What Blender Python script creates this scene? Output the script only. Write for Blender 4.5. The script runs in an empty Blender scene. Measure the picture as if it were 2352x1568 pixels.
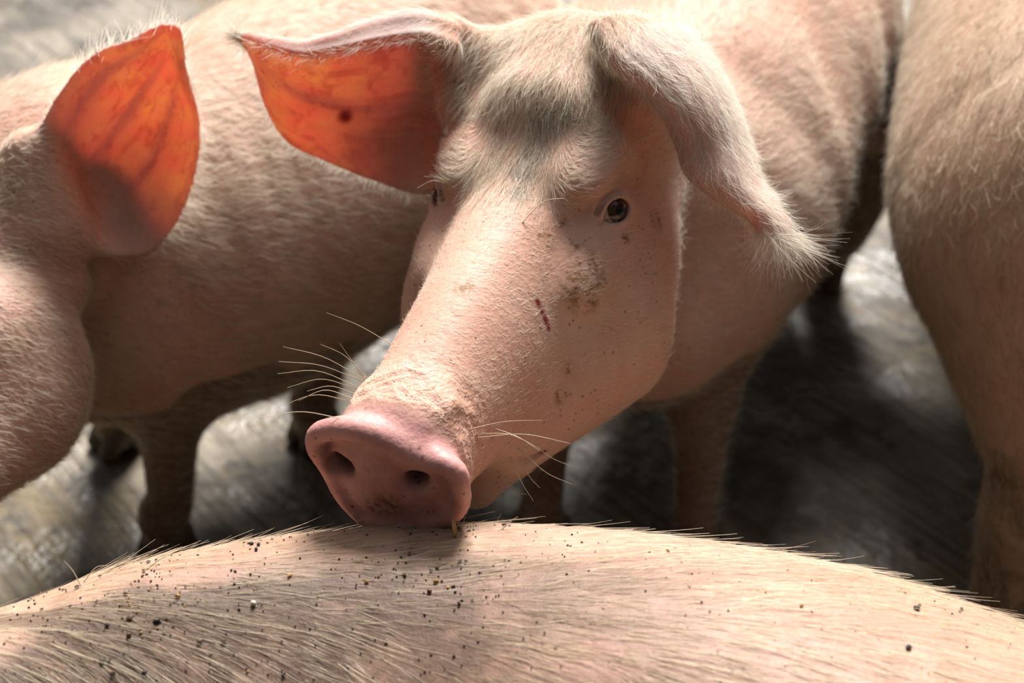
import bpy, math, random, time
import numpy as np
from mathutils import Vector, Matrix
from mathutils.bvhtree import BVHTree

T0 = time.time()
rng = np.random.default_rng(7)
random.seed(7)
scene = bpy.context.scene
COL = scene.collection
VOX = 0.0022            # finest cell of the main head

# ------------------------------------------------------------------ camera, world, sun, exposure
PITCH = math.radians(36.0)
CAM = np.array([0.0, 0.0, 1.10])
FPX = 50.0 / 36.0 * 2352
cam_d = bpy.data.cameras.new('camera')
cam = bpy.data.objects.new('camera', cam_d)
COL.objects.link(cam)
cam.location = CAM
cam.rotation_euler = (math.radians(90) - PITCH, 0, 0)
cam_d.lens = 50.0
cam_d.sensor_width = 36.0
cam_d.clip_start = 0.01
cam_d.dof.use_dof = True
cam_d.dof.focus_distance = 0.94
cam_d.dof.aperture_fstop = 5.0
scene.camera = cam

scene.view_settings.view_transform = 'Standard'
scene.view_settings.look = 'None'
scene.view_settings.gamma = 1.0
scene.view_settings.use_curve_mapping = False
scene.view_settings.exposure = 0.0
scene.cycles.use_denoising = True
scene.cycles.max_bounces = 6
scene.cycles.diffuse_bounces = 1
scene.cycles.glossy_bounces = 2
scene.cycles.transmission_bounces = 4
scene.cycles.caustics_reflective = False
scene.cycles.caustics_refractive = False
scene.render.hair_type = 'STRIP'

# open sky seen past the roof: bright towards the back (+y) and overhead, dim behind the camera
world = bpy.data.worlds.new('world')
scene.world = world
world.use_nodes = True
wn = world.node_tree
wn.nodes.clear()
w_tc = wn.nodes.new('ShaderNodeTexCoord')
w_dot = wn.nodes.new('ShaderNodeVectorMath'); w_dot.operation = 'DOT_PRODUCT'
w_dot.inputs[1].default_value = (0.10, 0.42, 0.90)
w_ramp = wn.nodes.new('ShaderNodeValToRGB')
w_ramp.color_ramp.elements[0].position = 0.0
w_ramp.color_ramp.elements[0].color = (0.02, 0.017, 0.014, 1)
w_ramp.color_ramp.elements[1].position = 1.0
w_ramp.color_ramp.elements[1].color = (1.20, 1.22, 1.28, 1)
e = w_ramp.color_ramp.elements.new(0.42); e.color = (0.03, 0.027, 0.024, 1)
e = w_ramp.color_ramp.elements.new(0.78); e.color = (0.12, 0.115, 0.11, 1)
w_map = wn.nodes.new('ShaderNodeMapRange')
w_map.inputs['From Min'].default_value = -1.0
w_map.inputs['From Max'].default_value = 1.0
w_bg = wn.nodes.new('ShaderNodeBackground'); w_bg.inputs['Strength'].default_value = 0.85
w_out = wn.nodes.new('ShaderNodeOutputWorld')
wn.links.new(w_tc.outputs['Generated'], w_dot.inputs[0])
wn.links.new(w_dot.outputs['Value'], w_map.inputs['Value'])
wn.links.new(w_map.outputs['Result'], w_ramp.inputs['Fac'])
wn.links.new(w_ramp.outputs['Color'], w_bg.inputs['Color'])
wn.links.new(w_bg.outputs['Background'], w_out.inputs['Surface'])

sun_d = bpy.data.lights.new('sun', 'SUN')
sun_d.energy = 9.4
sun_d.angle = math.radians(22)
sun_d.color = (1.0, 0.97, 0.94)
sun = bpy.data.objects.new('sun', sun_d)
COL.objects.link(sun)
SUN_DIR = Vector((0.10, 0.82, 0.95)).normalized()
sun.rotation_euler = SUN_DIR.to_track_quat('Z', 'Y').to_euler()

# ------------------------------------------------------------------ helpers: space
RIGHT = np.array([1.0, 0, 0])
FWD = np.array([0, math.cos(PITCH), -math.sin(PITCH)])
UP = np.array([0, math.sin(PITCH), math.cos(PITCH)])

def P(px, py, d):
    return CAM + d * (FWD + (px - 1176) / FPX * RIGHT - (py - 784) / FPX * UP)

def project(p):
    q = np.asarray(p) - CAM
    d = q @ FWD
    return np.stack([1176 + (q @ RIGHT) / d * FPX, 784 - (q @ UP) / d * FPX, d], -1)

def unit(v):
    v = np.asarray(v, float)
    return v / max(np.linalg.norm(v), 1e-12)

def cam_dir(v):
    return v[0] * RIGHT + v[1] * UP - v[2] * FWD

def spline(pts, n):
    pts = np.asarray(pts, float)
    k = len(pts)
    t = np.linspace(0, k - 1, n)
    i = np.clip(np.floor(t).astype(int), 0, k - 2)
    f = (t - i)[:, None]
    ext = np.concatenate([[2 * pts[0] - pts[1]], pts, [2 * pts[-1] - pts[-2]]])
    p0, p1, p2, p3 = ext[i], ext[i + 1], ext[i + 2], ext[i + 3]
    return 0.5 * (2 * p1 + (p2 - p0) * f + (2 * p0 - 5 * p1 + 4 * p2 - p3) * f ** 2 + (3 * p1 - p0 - 3 * p2 + p3) * f ** 3)

def smoothstep(a, b, x):
    t = np.clip((x - a) / (b - a), 0, 1)
    return t * t * (3 - 2 * t)

def noise3(p, scale, seed=0):
    """cheap smooth value noise, -1..1"""
    q = np.asarray(p, float) * scale + 100.0 + seed * 17.3
    i = np.floor(q).astype(np.int64)
    f = q - i
    f = f * f * (3 - 2 * f)
    def h(a, b, c):
        n = (a * 73856093) ^ (b * 19349663) ^ (c * 83492791)
        n = (n ^ (n >> 13)) * 1274126177 & 0x7fffffff
        return (n % 65536) / 32768.0 - 1.0
    r = 0
    for dx in (0, 1):
        for dy in (0, 1):
            for dz in (0, 1):
                w = (f[..., 0] if dx else 1 - f[..., 0]) * (f[..., 1] if dy else 1 - f[..., 1]) * (f[..., 2] if dz else 1 - f[..., 2])
                r = r + w * h(i[..., 0] + dx, i[..., 1] + dy, i[..., 2] + dz)
    return r

# ------------------------------------------------------------------ helpers: implicit surface -> mesh
def axis(lo, hi, bands, coarse):
    """grid lines with spacing that is fine in the bands [(a, b, h)] and grows to coarse elsewhere"""
    xs = [lo]
    while xs[-1] < hi:
        x = xs[-1]
        h = coarse
        for a, b, f in bands:
            gap = max(a - x, x - b, 0.0)
            h = min(h, f + 0.10 * gap)
        xs.append(x + h)
    return np.array(xs)

class Field:
    def __init__(self, xs, ys, zs):
        self.ax = [xs, ys, zs]
        self.F = np.full((len(xs), len(ys), len(zs)), 0.5, np.float32)

    def sl(self, lo, hi):
        out = []
        for a, l, h in zip(self.ax, lo, hi):
            i = max(np.searchsorted(a, l) - 1, 0)
            j = min(np.searchsorted(a, h) + 1, len(a))
            out.append(slice(i, j))
        return tuple(out)

    def grids(self, s):
        return (self.ax[0][s[0]][:, None, None].astype(np.float32), self.ax[1][s[1]][None, :, None].astype(np.float32), self.ax[2][s[2]][None, None, :].astype(np.float32))

    def comb(self, lo, hi, fn, k, sub=False):
        m = k + 0.012
        s = self.sl(np.asarray(lo) - m, np.asarray(hi) + m)
        if any(q.stop - q.start < 1 for q in s):
            return
        d = fn(*self.grids(s)).astype(np.float32)
        a = self.F[s]
        if sub:
            h = np.maximum(k - np.abs(a + d), 0) / k
            self.F[s] = np.maximum(a, -d) + h * h * k * 0.25
        else:
            h = np.maximum(k - np.abs(a - d), 0) / k
            self.F[s] = np.minimum(a, d) - h * h * k * 0.25

    def cone(self, a, ra, b, rb, k=0.02, sub=False):
        a = np.asarray(a, float); b = np.asarray(b, float)
        ab = b - a
        L2 = max(ab @ ab, 1e-12)
        def fn(X, Y, Z):
            x, y, z = X - a[0], Y - a[1], Z - a[2]
            t = np.clip((x * ab[0] + y * ab[1] + z * ab[2]) / L2, 0, 1)
            return np.sqrt((x - t * ab[0]) ** 2 + (y - t * ab[1]) ** 2 + (z - t * ab[2]) ** 2) - (ra + (rb - ra) * t)
        r = max(ra, rb)
        self.comb(np.minimum(a, b) - r, np.maximum(a, b) + r, fn, k, sub)

    def chain(self, pts, k=0.02, n=None, sub=False):
        """rounded tube through (x, y, z, r)"""
        pts = np.asarray(pts, float)
        if n:
            pts = spline(pts, n)
        def fn(X, Y, Z):
            out = None
            for p, q in zip(pts[:-1], pts[1:]):
                ab = q[:3] - p[:3]
                L2 = max(ab @ ab, 1e-12)
                x, y, z = X - p[0], Y - p[1], Z - p[2]
                t = np.clip((x * ab[0] + y * ab[1] + z * ab[2]) / L2, 0, 1)
                d = np.sqrt((x - t * ab[0]) ** 2 + (y - t * ab[1]) ** 2 + (z - t * ab[2]) ** 2) - (p[3] + (q[3] - p[3]) * t)
                out = d if out is None else np.minimum(out, d)
            return out
        r = pts[:, 3:4]
        self.comb((pts[:, :3] - r).min(0), (pts[:, :3] + r).max(0), fn, k, sub)

    def ell(self, c, M, r, k=0.02, sub=False):
        """ellipsoid: rows of M are its unit axes, r its radii"""
        c = np.asarray(c, float); M = np.asarray(M, float); r = np.asarray(r, float)
        def fn(X, Y, Z):
            x, y, z = X - c[0], Y - c[1], Z - c[2]
            q = [(x * M[i][0] + y * M[i][1] + z * M[i][2]) / r[i] for i in range(3)]
            k0 = np.sqrt(q[0] ** 2 + q[1] ** 2 + q[2] ** 2) + 1e-6
            k1 = np.sqrt((q[0] / r[0]) ** 2 + (q[1] / r[1]) ** 2 + (q[2] / r[2]) ** 2) + 1e-6
            return k0 * (k0 - 1) / k1
        e = np.sqrt(((M * r[:, None]) ** 2).sum(0))
        self.comb(c - e, c + e, fn, k, sub)

    def sheet(self, grid, thick, k=0.008):
        """thin curved sheet (an ear): grid of points, thickness per face"""
        n, m, _ = grid.shape
        bvh, fuv = sheet_bvh(grid)
        th = np.asarray([thick(u, v) for u, v in fuv])
        lo = grid.reshape(-1, 3).min(0); hi = grid.reshape(-1, 3).max(0)
        tm = th.max()
        def fn(X, Y, Z):
            sh = np.broadcast_shapes(X.shape, Y.shape, Z.shape)
            pts = np.stack([np.broadcast_to(X, sh).ravel(), np.broadcast_to(Y, sh).ravel(), np.broadcast_to(Z, sh).ravel()], -1)
            out = np.full(len(pts), 0.5, np.float32)
            fnn = bvh.find_nearest
            lim = tm + k + 0.006
            for i, p in enumerate(pts.tolist()):
                loc, nor, idx, dist = fnn(p, lim)
                if idx is not None:
                    out[i] = dist - th[idx]
            return out.reshape(sh)
        self.comb(lo - tm, hi + tm, fn, k)

    def mesh(self, smooth=2):
        F = self.F
        S = F < 0
        xs, ys, zs = self.ax
        nx, ny, nz = F.shape
        c = np.zeros((nx - 1, ny - 1, nz - 1), np.uint8)
        for dx in (0, 1):
            for dy in (0, 1):
                for dz in (0, 1):
                    c += S[dx:nx - 1 + dx, dy:ny - 1 + dy, dz:nz - 1 + dz]
        act = (c > 0) & (c < 8)
        I = np.argwhere(act)
        idx = np.full(act.shape, -1, np.int64)
        idx[act] = np.arange(len(I))
        acc = np.zeros((len(I), 3)); cnt = np.zeros(len(I))
        corners = [(0, 0, 0), (1, 0, 0), (0, 1, 0), (1, 1, 0), (0, 0, 1), (1, 0, 1), (0, 1, 1), (1, 1, 1)]
        val = np.stack([F[I[:, 0] + d[0], I[:, 1] + d[1], I[:, 2] + d[2]] for d in corners], -1)
        for a in range(8):
            for b in range(a + 1, 8):
                df = [abs(corners[a][q] - corners[b][q]) for q in range(3)]
                if sum(df) != 1:
                    continue
                va, vb = val[:, a], val[:, b]
                m = (va < 0) != (vb < 0)
                t = np.where(m, va / np.where(m, va - vb, 1), 0)
                ca = np.array(corners[a], float); cb = np.array(corners[b], float)
                acc += np.where(m[:, None], ca + t[:, None] * (cb - ca), 0)
                cnt += m
        acc /= cnt[:, None]
        V = np.empty((len(I), 3))
        for q, A in enumerate(self.ax):
            lo = A[I[:, q]]; hi = A[I[:, q] + 1]
            V[:, q] = lo + (hi - lo) * acc[:, q]
        faces = []
        def quads(Sa, Sb, cells, flip):
            m1 = Sa & ~Sb; m2 = ~Sa & Sb
            for m, fl in ((m1, flip), (m2, not flip)):
                E = np.argwhere(m)
                q = np.stack([cells(E, o) for o in range(4)], -1)
                if fl:
                    q = q[:, ::-1]
                faces.append(q)
        # x edges
        Sa, Sb = S[:-1, 1:-1, 1:-1], S[1:, 1:-1, 1:-1]
        o4 = [(0, 0), (1, 0), (1, 1), (0, 1)]
        quads(Sa, Sb, lambda E, o: idx[E[:, 0], E[:, 1] + o4[o][0], E[:, 2] + o4[o][1]], False)
        Sa, Sb = S[1:-1, :-1, 1:-1], S[1:-1, 1:, 1:-1]
        quads(Sa, Sb, lambda E, o: idx[E[:, 0] + o4[o][0], E[:, 1], E[:, 2] + o4[o][1]], True)
        Sa, Sb = S[1:-1, 1:-1, :-1], S[1:-1, 1:-1, 1:]
        quads(Sa, Sb, lambda E, o: idx[E[:, 0] + o4[o][0], E[:, 1] + o4[o][1], E[:, 2]], False)
        Q = np.concatenate(faces)
        Q = Q[(Q >= 0).all(1)]
        # biggest connected piece only is kept (stray cells dropped)
        lab = np.arange(len(V))
        Ed = np.concatenate([Q[:, [0, 1]], Q[:, [1, 2]], Q[:, [2, 3]], Q[:, [3, 0]]])
        for _ in range(400):
            mn = np.minimum(lab[Ed[:, 0]], lab[Ed[:, 1]])
            new = lab.copy()
            np.minimum.at(new, Ed[:, 0], mn); np.minimum.at(new, Ed[:, 1], mn)
            new = new[new]; new = new[new]
            if (new == lab).all():
                break
            lab = new
        big = np.bincount(lab).argmax()
        keep = lab == big
        remap = np.cumsum(keep) - 1
        Q = remap[Q[keep[Q].all(1)]]
        V = V[keep]
        # Taubin smoothing
        Ed = np.concatenate([Q[:, [0, 1]], Q[:, [1, 2]], Q[:, [2, 3]], Q[:, [3, 0]]])
        deg = np.bincount(Ed[:, 0], minlength=len(V)) + np.bincount(Ed[:, 1], minlength=len(V))
        for it in range(smooth):
            for lam in (0.5, -0.52):
                s = np.stack([np.bincount(Ed[:, 0], V[Ed[:, 1], q], len(V)) + np.bincount(Ed[:, 1], V[Ed[:, 0], q], len(V)) for q in range(3)], -1)
                V = V + lam * (s / deg[:, None] - V)
        return V, Q

def sheet_bvh(grid):
    n, m, _ = grid.shape
    v = [Vector(p) for p in grid.reshape(-1, 3)]
    f, fuv = [], []
    for i in range(n - 1):
        for j in range(m - 1):
            f.append((i * m + j, i * m + j + 1, (i + 1) * m + j + 1, (i + 1) * m + j))
            fuv.append(((i + .5) / (n - 1), (j + .5) / (m - 1)))
    return BVHTree.FromPolygons(v, f), fuv

def ear_grid(rows, n=44, m=30):
    """rows (base to tip) of equally many points across, each (px, py, depth) or world points"""
    cols = [spline([r[j] for r in rows], n) for j in range(len(rows[0]))]
    return np.stack([spline([c[i] for c in cols], m) for i in range(n)])

def normals(V, Q):
    d1 = V[Q[:, 2]] - V[Q[:, 0]]; d2 = V[Q[:, 3]] - V[Q[:, 1]]
    fn = np.cross(d1, d2)
    N = np.zeros_like(V)
    for q in range(4):
        for c in range(3):
            N[:, c] += np.bincount(Q[:, q], fn[:, c], len(V))
    return N / np.maximum(np.linalg.norm(N, axis=1, keepdims=True), 1e-12)

def link_mesh(name, V, Q, mat, attrs=None, parent=None, base=None):
    me = bpy.data.meshes.new(name)
    V = np.asarray(V, float)
    if base is not None:
        V = V - base
    Q = np.asarray(Q)
    me.vertices.add(len(V))
    me.vertices.foreach_set('co', V.ravel())
    me.loops.add(Q.size)
    me.loops.foreach_set('vertex_index', Q.ravel().astype(np.int32))
    me.polygons.add(len(Q))
    me.polygons.foreach_set('loop_start', np.arange(0, Q.size, Q.shape[1], dtype=np.int32))
    me.polygons.foreach_set('use_smooth', np.ones(len(Q), bool))
    me.update(calc_edges=True)
    me.validate()
    for k, a in (attrs or {}).items():
        at = me.attributes.new(k, 'FLOAT', 'POINT')
        at.data.foreach_set('value', np.asarray(a, np.float32))
    me.materials.append(mat)
    o = bpy.data.objects.new(name, me)
    COL.objects.link(o)
    if parent is not None:
        o.parent = parent
    return o

# ------------------------------------------------------------------ helpers: node materials
class NB:
    def __init__(self, name):
        self.mat = bpy.data.materials.new(name)
        self.mat.use_nodes = True
        self.t = self.mat.node_tree
        self.t.nodes.clear()
        self.out = self.t.nodes.new('ShaderNodeOutputMaterial')

    def n(self, typ, **kw):
        node = self.t.nodes.new(typ)
        for k, v in kw.items():
            if k.startswith('_'):
                setattr(node, k[1:], v)
        for k, v in kw.items():
            if not k.startswith('_'):
                self.set(node.inputs[k.replace('__', ' ')], v)
        return node

    def set(self, sock, v):
        if isinstance(v, bpy.types.NodeSocket):
            self.t.links.new(v, sock)
        elif isinstance(v, tuple) and len(v) == 3 and sock.type == 'RGBA':
            sock.default_value = (*v, 1)
        else:
            sock.default_value = v

    def mix(self, f, a, b, mode='MIX'):
        m = self.t.nodes.new('ShaderNodeMix')
        m.data_type = 'RGBA'; m.blend_type = mode; m.clamp_factor = True
        self.set(m.inputs[0], f); self.set(m.inputs[6], a); self.set(m.inputs[7], b)
        return m.outputs[2]

    def math(self, op, a, b=0.0, clamp=False):
        m = self.t.nodes.new('ShaderNodeMath'); m.operation = op; m.use_clamp = clamp
        self.set(m.inputs[0], a); self.set(m.inputs[1], b)
        return m.outputs[0]

    def ramp(self, v, lo, hi, a=0.0, b=1.0):
        m = self.t.nodes.new('ShaderNodeMapRange'); m.interpolation_type = 'SMOOTHSTEP'
        self.set(m.inputs['Value'], v)
        m.inputs['From Min'].default_value = lo; m.inputs['From Max'].default_value = hi
        m.inputs['To Min'].default_value = a; m.inputs['To Max'].default_value = b
        return m.outputs['Result']

    def noise(self, co, scale, detail=3, rough=0.55):
        return self.n('ShaderNodeTexNoise', Vector=co, Scale=scale, Detail=detail, Roughness=rough).outputs['Fac']

    def attr(self, name):
        return self.n('ShaderNodeAttribute', _attribute_name=name).outputs['Fac']

def skin_material(name, base=(0.56, 0.295, 0.21), pale=(0.62, 0.40, 0.30), ear=False, freckle=0.5, dirt=0.0, bump=0.35):
    b = NB(name)
    co = b.n('ShaderNodeTexCoord').outputs['Object']
    n1 = b.noise(co, 9.0, 4)
    c = b.mix(b.ramp(n1, 0.35, 0.65), base, pale)
    n2 = b.noise(co, 38.0, 3)
    c = b.mix(b.ramp(n2, 0.52, 0.72, 0, 0.35), c, (0.66, 0.33, 0.28))
    # dark hair roots
    vo = b.n('ShaderNodeTexVoronoi', Vector=co, Scale=170.0)
    dots = b.ramp(vo.outputs['Distance'], 0.10, 0.22, 1, 0)
    dn = b.ramp(b.noise(co, 55.0, 2), 0.44, 0.58)
    f = b.math('MULTIPLY', b.math('MULTIPLY', dots, dn), freckle)
    c = b.mix(f, c, (0.16, 0.08, 0.045))
    if dirt:
        dm = b.ramp(b.noise(co, 14.0, 6, 0.7), 0.50, 0.68, 0, dirt)
        c = b.mix(dm, c, (0.20, 0.13, 0.075))
    # patches of dried mud and dung, hard-edged
    md = b.attr('mud')
    mn = b.math('ADD', b.math('MULTIPLY', b.noise(co, 22.0, 5, 0.65), 0.6), b.math('MULTIPLY', md, 0.8))
    c = b.mix(b.math('MULTIPLY', b.ramp(mn, 0.55, 0.70), 0.88), c, b.mix(b.noise(co, 90.0, 3), (0.075, 0.042, 0.024), (0.15, 0.088, 0.05)))
    st = b.attr('grime_shade')
    c = b.mix(b.math('MULTIPLY', st, b.ramp(b.noise(co, 30.0, 5, 0.65), 0.25, 0.60, 0.5, 1.0)), c, (0.085, 0.046, 0.027))  # grime together with shade painted into the skin colour
    if ear:
        c = b.mix(b.attr('ear'), c, (0.84, 0.68, 0.60))
        # real stains of this animal: dung smear, grey forehead, graze, pink nose leather
        sp = b.attr('snout')
        c = b.mix(sp, c, b.mix(b.ramp(b.noise(co, 60.0, 4), 0.4, 0.65), (0.62, 0.31, 0.28), (0.52, 0.24, 0.22)))
        sdots = b.math('MULTIPLY', b.ramp(b.n('ShaderNodeTexVoronoi', Vector=co, Scale=150.0).outputs['Distance'], 0.12, 0.28, 1, 0), b.ramp(b.noise(co, 70.0, 2), 0.52, 0.60))
        c = b.mix(b.math('MULTIPLY', b.math('MULTIPLY', sp, sdots), 0.7), c, (0.12, 0.05, 0.03))
        dk = b.attr('dung')
        dk = b.math('MULTIPLY', dk, b.ramp(b.noise(co, 150.0, 5, 0.7), 0.42, 0.6))
        c = b.mix(dk, c, (0.22, 0.10, 0.02))
        c = b.mix(b.attr('grey'), c, (0.13, 0.11, 0.085))
        c = b.mix(b.attr('graze'), c, (0.22, 0.015, 0.015))
    bp = b.n('ShaderNodeBump', Strength=bump, Distance=0.0015)
    bn = b.math('ADD', b.noise(co, 260.0, 4, 0.6), b.math('MULTIPLY', b.noise(co, 60.0, 3), 1.5))
    if ear:
        wr = b.attr('wrinkle')
        wv = b.noise(co, 130.0, 3, 0.6)
        bn = b.math('ADD', bn, b.math('MULTIPLY', b.math('MULTIPLY', wr, wv), 5.0))
    b.set(bp.inputs['Height'], bn)
    pr = b.n('ShaderNodeBsdfPrincipled', Roughness=0.55, Normal=bp.outputs['Normal'])
    b.set(pr.inputs['Base Color'], c)
    pr.inputs['Specular IOR Level'].default_value = 0.35
    pr.inputs['Sheen Weight'].default_value = 0.08
    pr.inputs['Sheen Roughness'].default_value = 0.4
    pr.inputs['Sheen Tint'].default_value = (1, 0.93, 0.84, 1)
    surf = pr.outputs['BSDF']
    if ear:
        b.set(pr.inputs['Roughness'], b.mix(b.attr('snout'), (0.58,) * 3, (0.48,) * 3))
        em = b.attr('ear')
        eu, ev = b.attr('ear_u'), b.attr('ear_v')
        cv = b.n('ShaderNodeCombineXYZ', X=b.math('MULTIPLY', eu, 3.0), Y=b.math('MULTIPLY', ev, 5.0)).outputs[0]
        vein = b.n('ShaderNodeTexVoronoi', _feature='DISTANCE_TO_EDGE', Vector=b.n('ShaderNodeVectorMath', _operation='ADD').outputs[0], Scale=1.6)
        add = vein.inputs['Vector'].links[0].from_node
        wob = b.n('ShaderNodeTexNoise', Vector=cv, Scale=2.0, Detail=3.0)
        b.set(add.inputs[0], cv); b.set(add.inputs[1], wob.outputs['Color'])
        vm = b.ramp(vein.outputs['Distance'], 0.0, 0.09, 0.55, 1.0)
        blot = b.ramp(b.noise(co, 45.0, 4), 0.35, 0.65)
        tc = b.mix(blot, (1.0, 0.32, 0.19), (1.0, 0.50, 0.21))
        tc = b.mix(b.attr('ear_root'), tc, (0.72, 0.26, 0.19))
        rg = b.math('POWER', b.math('ABSOLUTE', b.math('SINE', b.math('ADD', b.math('MULTIPLY', ev, 10.5), b.math('MULTIPLY', eu, 1.2)))), 10.0)
        rg = b.math('MULTIPLY', rg, b.math('MULTIPLY', b.ramp(eu, 0.95, 0.35), b.ramp(ev, 0.85, 0.65)))
        tc = b.mix(b.math('MULTIPLY', rg, 0.95), tc, (0.60, 0.20, 0.18))
        spots = b.math('MULTIPLY', b.ramp(b.n('ShaderNodeTexVoronoi', Vector=co, Scale=210.0).outputs['Distance'], 0.1, 0.3, 1, 0), b.ramp(b.noise(co, 60.0, 2), 0.5, 0.6))
        tc = b.mix(b.math('MULTIPLY', spots, 0.7), tc, (0.45, 0.06, 0.04))
        tcm = b.n('ShaderNodeMix', _data_type='RGBA', _blend_type='MULTIPLY')
        tcm.inputs[0].default_value = 1.0
        tc = b.mix(b.attr('graze'), tc, (0.22, 0.03, 0.03))
        b.set(tcm.inputs[6], tc)
        vc = b.n('ShaderNodeCombineColor', Red=b.math('POWER', vm, 0.35), Green=vm, Blue=vm)
        b.set(tcm.inputs[7], vc.outputs[0])
        tr = b.n('ShaderNodeBsdfTranslucent', Color=tcm.outputs[2])
        ms = b.n('ShaderNodeMixShader', Fac=b.math('MULTIPLY', em, 0.55))
        b.t.links.new(surf, ms.inputs[1]); b.t.links.new(tr.outputs[0], ms.inputs[2])
        surf = ms.outputs[0]
    b.t.links.new(surf, b.out.inputs['Surface'])
    return b.mat

def hair_material(name, tip=(0.86, 0.77, 0.62), dark=(0.55, 0.40, 0.26), dark_share=0.3):
    b = NB(name)
    hi = b.n('ShaderNodeHairInfo')
    c = b.mix(b.ramp(hi.outputs['Random'], 0.0, dark_share * 2, 1, 0), tip, dark)
    d = b.n('ShaderNodeBsdfDiffuse', Color=c)
    t = b.n('ShaderNodeBsdfTranslucent', Color=b.mix(0.35, c, (1.0, 0.97, 0.9)))
    g = b.n('ShaderNodeBsdfGlossy', Color=(0.9, 0.85, 0.75), Roughness=0.35)
    m1 = b.n('ShaderNodeMixShader', Fac=0.68)
    b.t.links.new(d.outputs[0], m1.inputs[1]); b.t.links.new(t.outputs[0], m1.inputs[2])
    m2 = b.n('ShaderNodeMixShader', Fac=0.10)
    b.t.links.new(m1.outputs[0], m2.inputs[1]); b.t.links.new(g.outputs[0], m2.inputs[2])
    b.t.links.new(m2.outputs[0], b.out.inputs['Surface'])
    return b.mat

# ------------------------------------------------------------------ helpers: hair
def scatter(V, Q, weight, count):
    """count random surface points: face corner weights"""
    tri = np.concatenate([Q[:, [0, 1, 2]], Q[:, [0, 2, 3]]])
    A = np.linalg.norm(np.cross(V[tri[:, 1]] - V[tri[:, 0]], V[tri[:, 2]] - V[tri[:, 0]]), axis=1)
    A = A * weight[tri].mean(1)
    cdf = np.cumsum(A)
    k = np.searchsorted(cdf, rng.random(count) * cdf[-1])
    k = np.clip(k, 0, len(tri) - 1)
    u = rng.random((count, 2))
    fl = u.sum(1) > 1
    u[fl] = 1 - u[fl]
    w = np.stack([1 - u.sum(1), u[:, 0], u[:, 1]], -1)
    return tri[k], w

def fur(name, V, Q, N, comb, weight, count, length, width, lift, mat, parent, base, npt=5, jitter=0.25, curl=0.15, clump=0.0, also=None):
    """short hair as one curves object, combed along the comb vectors"""
    pr = project(V)
    view = unit_rows(CAM - V)
    vis = ((N * view).sum(1) > -0.45) & (pr[:, 0] > -330) & (pr[:, 0] < 2680) & (pr[:, 1] > -330) & (pr[:, 1] < 1900)
    weight = weight * (vis if also is None else vis | also)
    tri, w = scatter(V, Q, weight, count)
    root = (V[tri] * w[..., None]).sum(1)
    nor = unit_rows((N[tri] * w[..., None]).sum(1))
    cm = (comb[tri] * w[..., None]).sum(1)
    ln = (length[tri] * w).sum(1) * (0.55 + 0.75 * rng.random(count))
    cm = cm + jitter * rng.normal(size=(count, 3))
    if clump:
        cm = cm + clump * np.stack([noise3(root, 90.0, s) for s in (1, 2, 3)], -1)
    cm = cm - (cm * nor).sum(1, keepdims=True) * nor
    cm = unit_rows(cm)
    lf = lift * (0.5 + rng.random(count))[:, None]
    bend = curl * rng.normal(size=(count, 3))
    pts = np.empty((count, npt, 3))
    for i in range(npt):
        t = i / (npt - 1)
        d = cm * t + nor * lf * (t - 0.45 * t * t) + bend * t * t
        pts[:, i] = root - nor * 0.0006 + d * ln[:, None]
    rad = width * (0.6 + 0.8 * rng.random(count))[:, None] * np.linspace(1.0, 0.25, npt)[None] * 0.5
    cu = bpy.data.hair_curves.new(name)
    cu.add_curves([npt] * count)
    cu.points.foreach_set('position', (pts - base).ravel().astype(np.float32))
    cu.points.foreach_set('radius', rad.ravel().astype(np.float32))
    cu.materials.append(mat)
    o = bpy.data.objects.new(name, cu)
    COL.objects.link(o)
    o.parent = parent
    o['kind'] = 'stuff'
    return o

def unit_rows(v):
    return v / np.maximum(np.linalg.norm(v, axis=-1, keepdims=True), 1e-9)

def tube(name, pts, r0, r1, mat, parent, base, sides=5, n=10):
    c = spline(pts, n)
    tg = unit_rows(np.gradient(c, axis=0))
    ref = np.array([0.3, 0.5, 0.81])
    s1 = unit_rows(np.cross(tg, ref)); s2 = np.cross(tg, s1)
    V = []
    for i in range(n):
        r = r0 + (r1 - r0) * i / (n - 1)
        for k in range(sides):
            a = 2 * math.pi * k / sides
            V.append(c[i] + r * (math.cos(a) * s1[i] + math.sin(a) * s2[i]))
    Q = []
    for i in range(n - 1):
        for k in range(sides):
            k2 = (k + 1) % sides
            Q.append((i * sides + k, i * sides + k2, (i + 1) * sides + k2, (i + 1) * sides + k))
    return link_mesh(name, V, np.array(Q), mat, parent=parent, base=base)

def hoof(pos, fwd, mat, parent, base, s=1.0):
    """two-toed hoof at a foot point on the floor"""
    f = unit(np.array([fwd[0], fwd[1], 0])); l = np.array([-f[1], f[0], 0])
    xs = axis(pos[0] - .05, pos[0] + .05, [], .004); ys = axis(pos[1] - .05, pos[1] + .05, [], .004); zs = axis(-.012, .07, [], .004)
    F = Field(xs, ys, zs)
    for sd in (-1, 1):
        c = np.array([pos[0], pos[1], 0]) + sd * .013 * s * l
        F.cone(c + f * .016 * s + [0, 0, .010], .0115 * s, c - f * .006 * s + [0, 0, .038 * s], .015 * s, .006)
        F.cone(c - f * .016 * s + [0, 0, .012], .011 * s, c - f * .006 * s + [0, 0, .038 * s], .015 * s, .006)
    F.F = np.maximum(F.F, (0.001 - zs)[None, None, :]).astype(np.float32)
    V, Q = F.mesh(1)
    return link_mesh('hoof', V, Q, mat, parent=parent, base=base)

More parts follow.
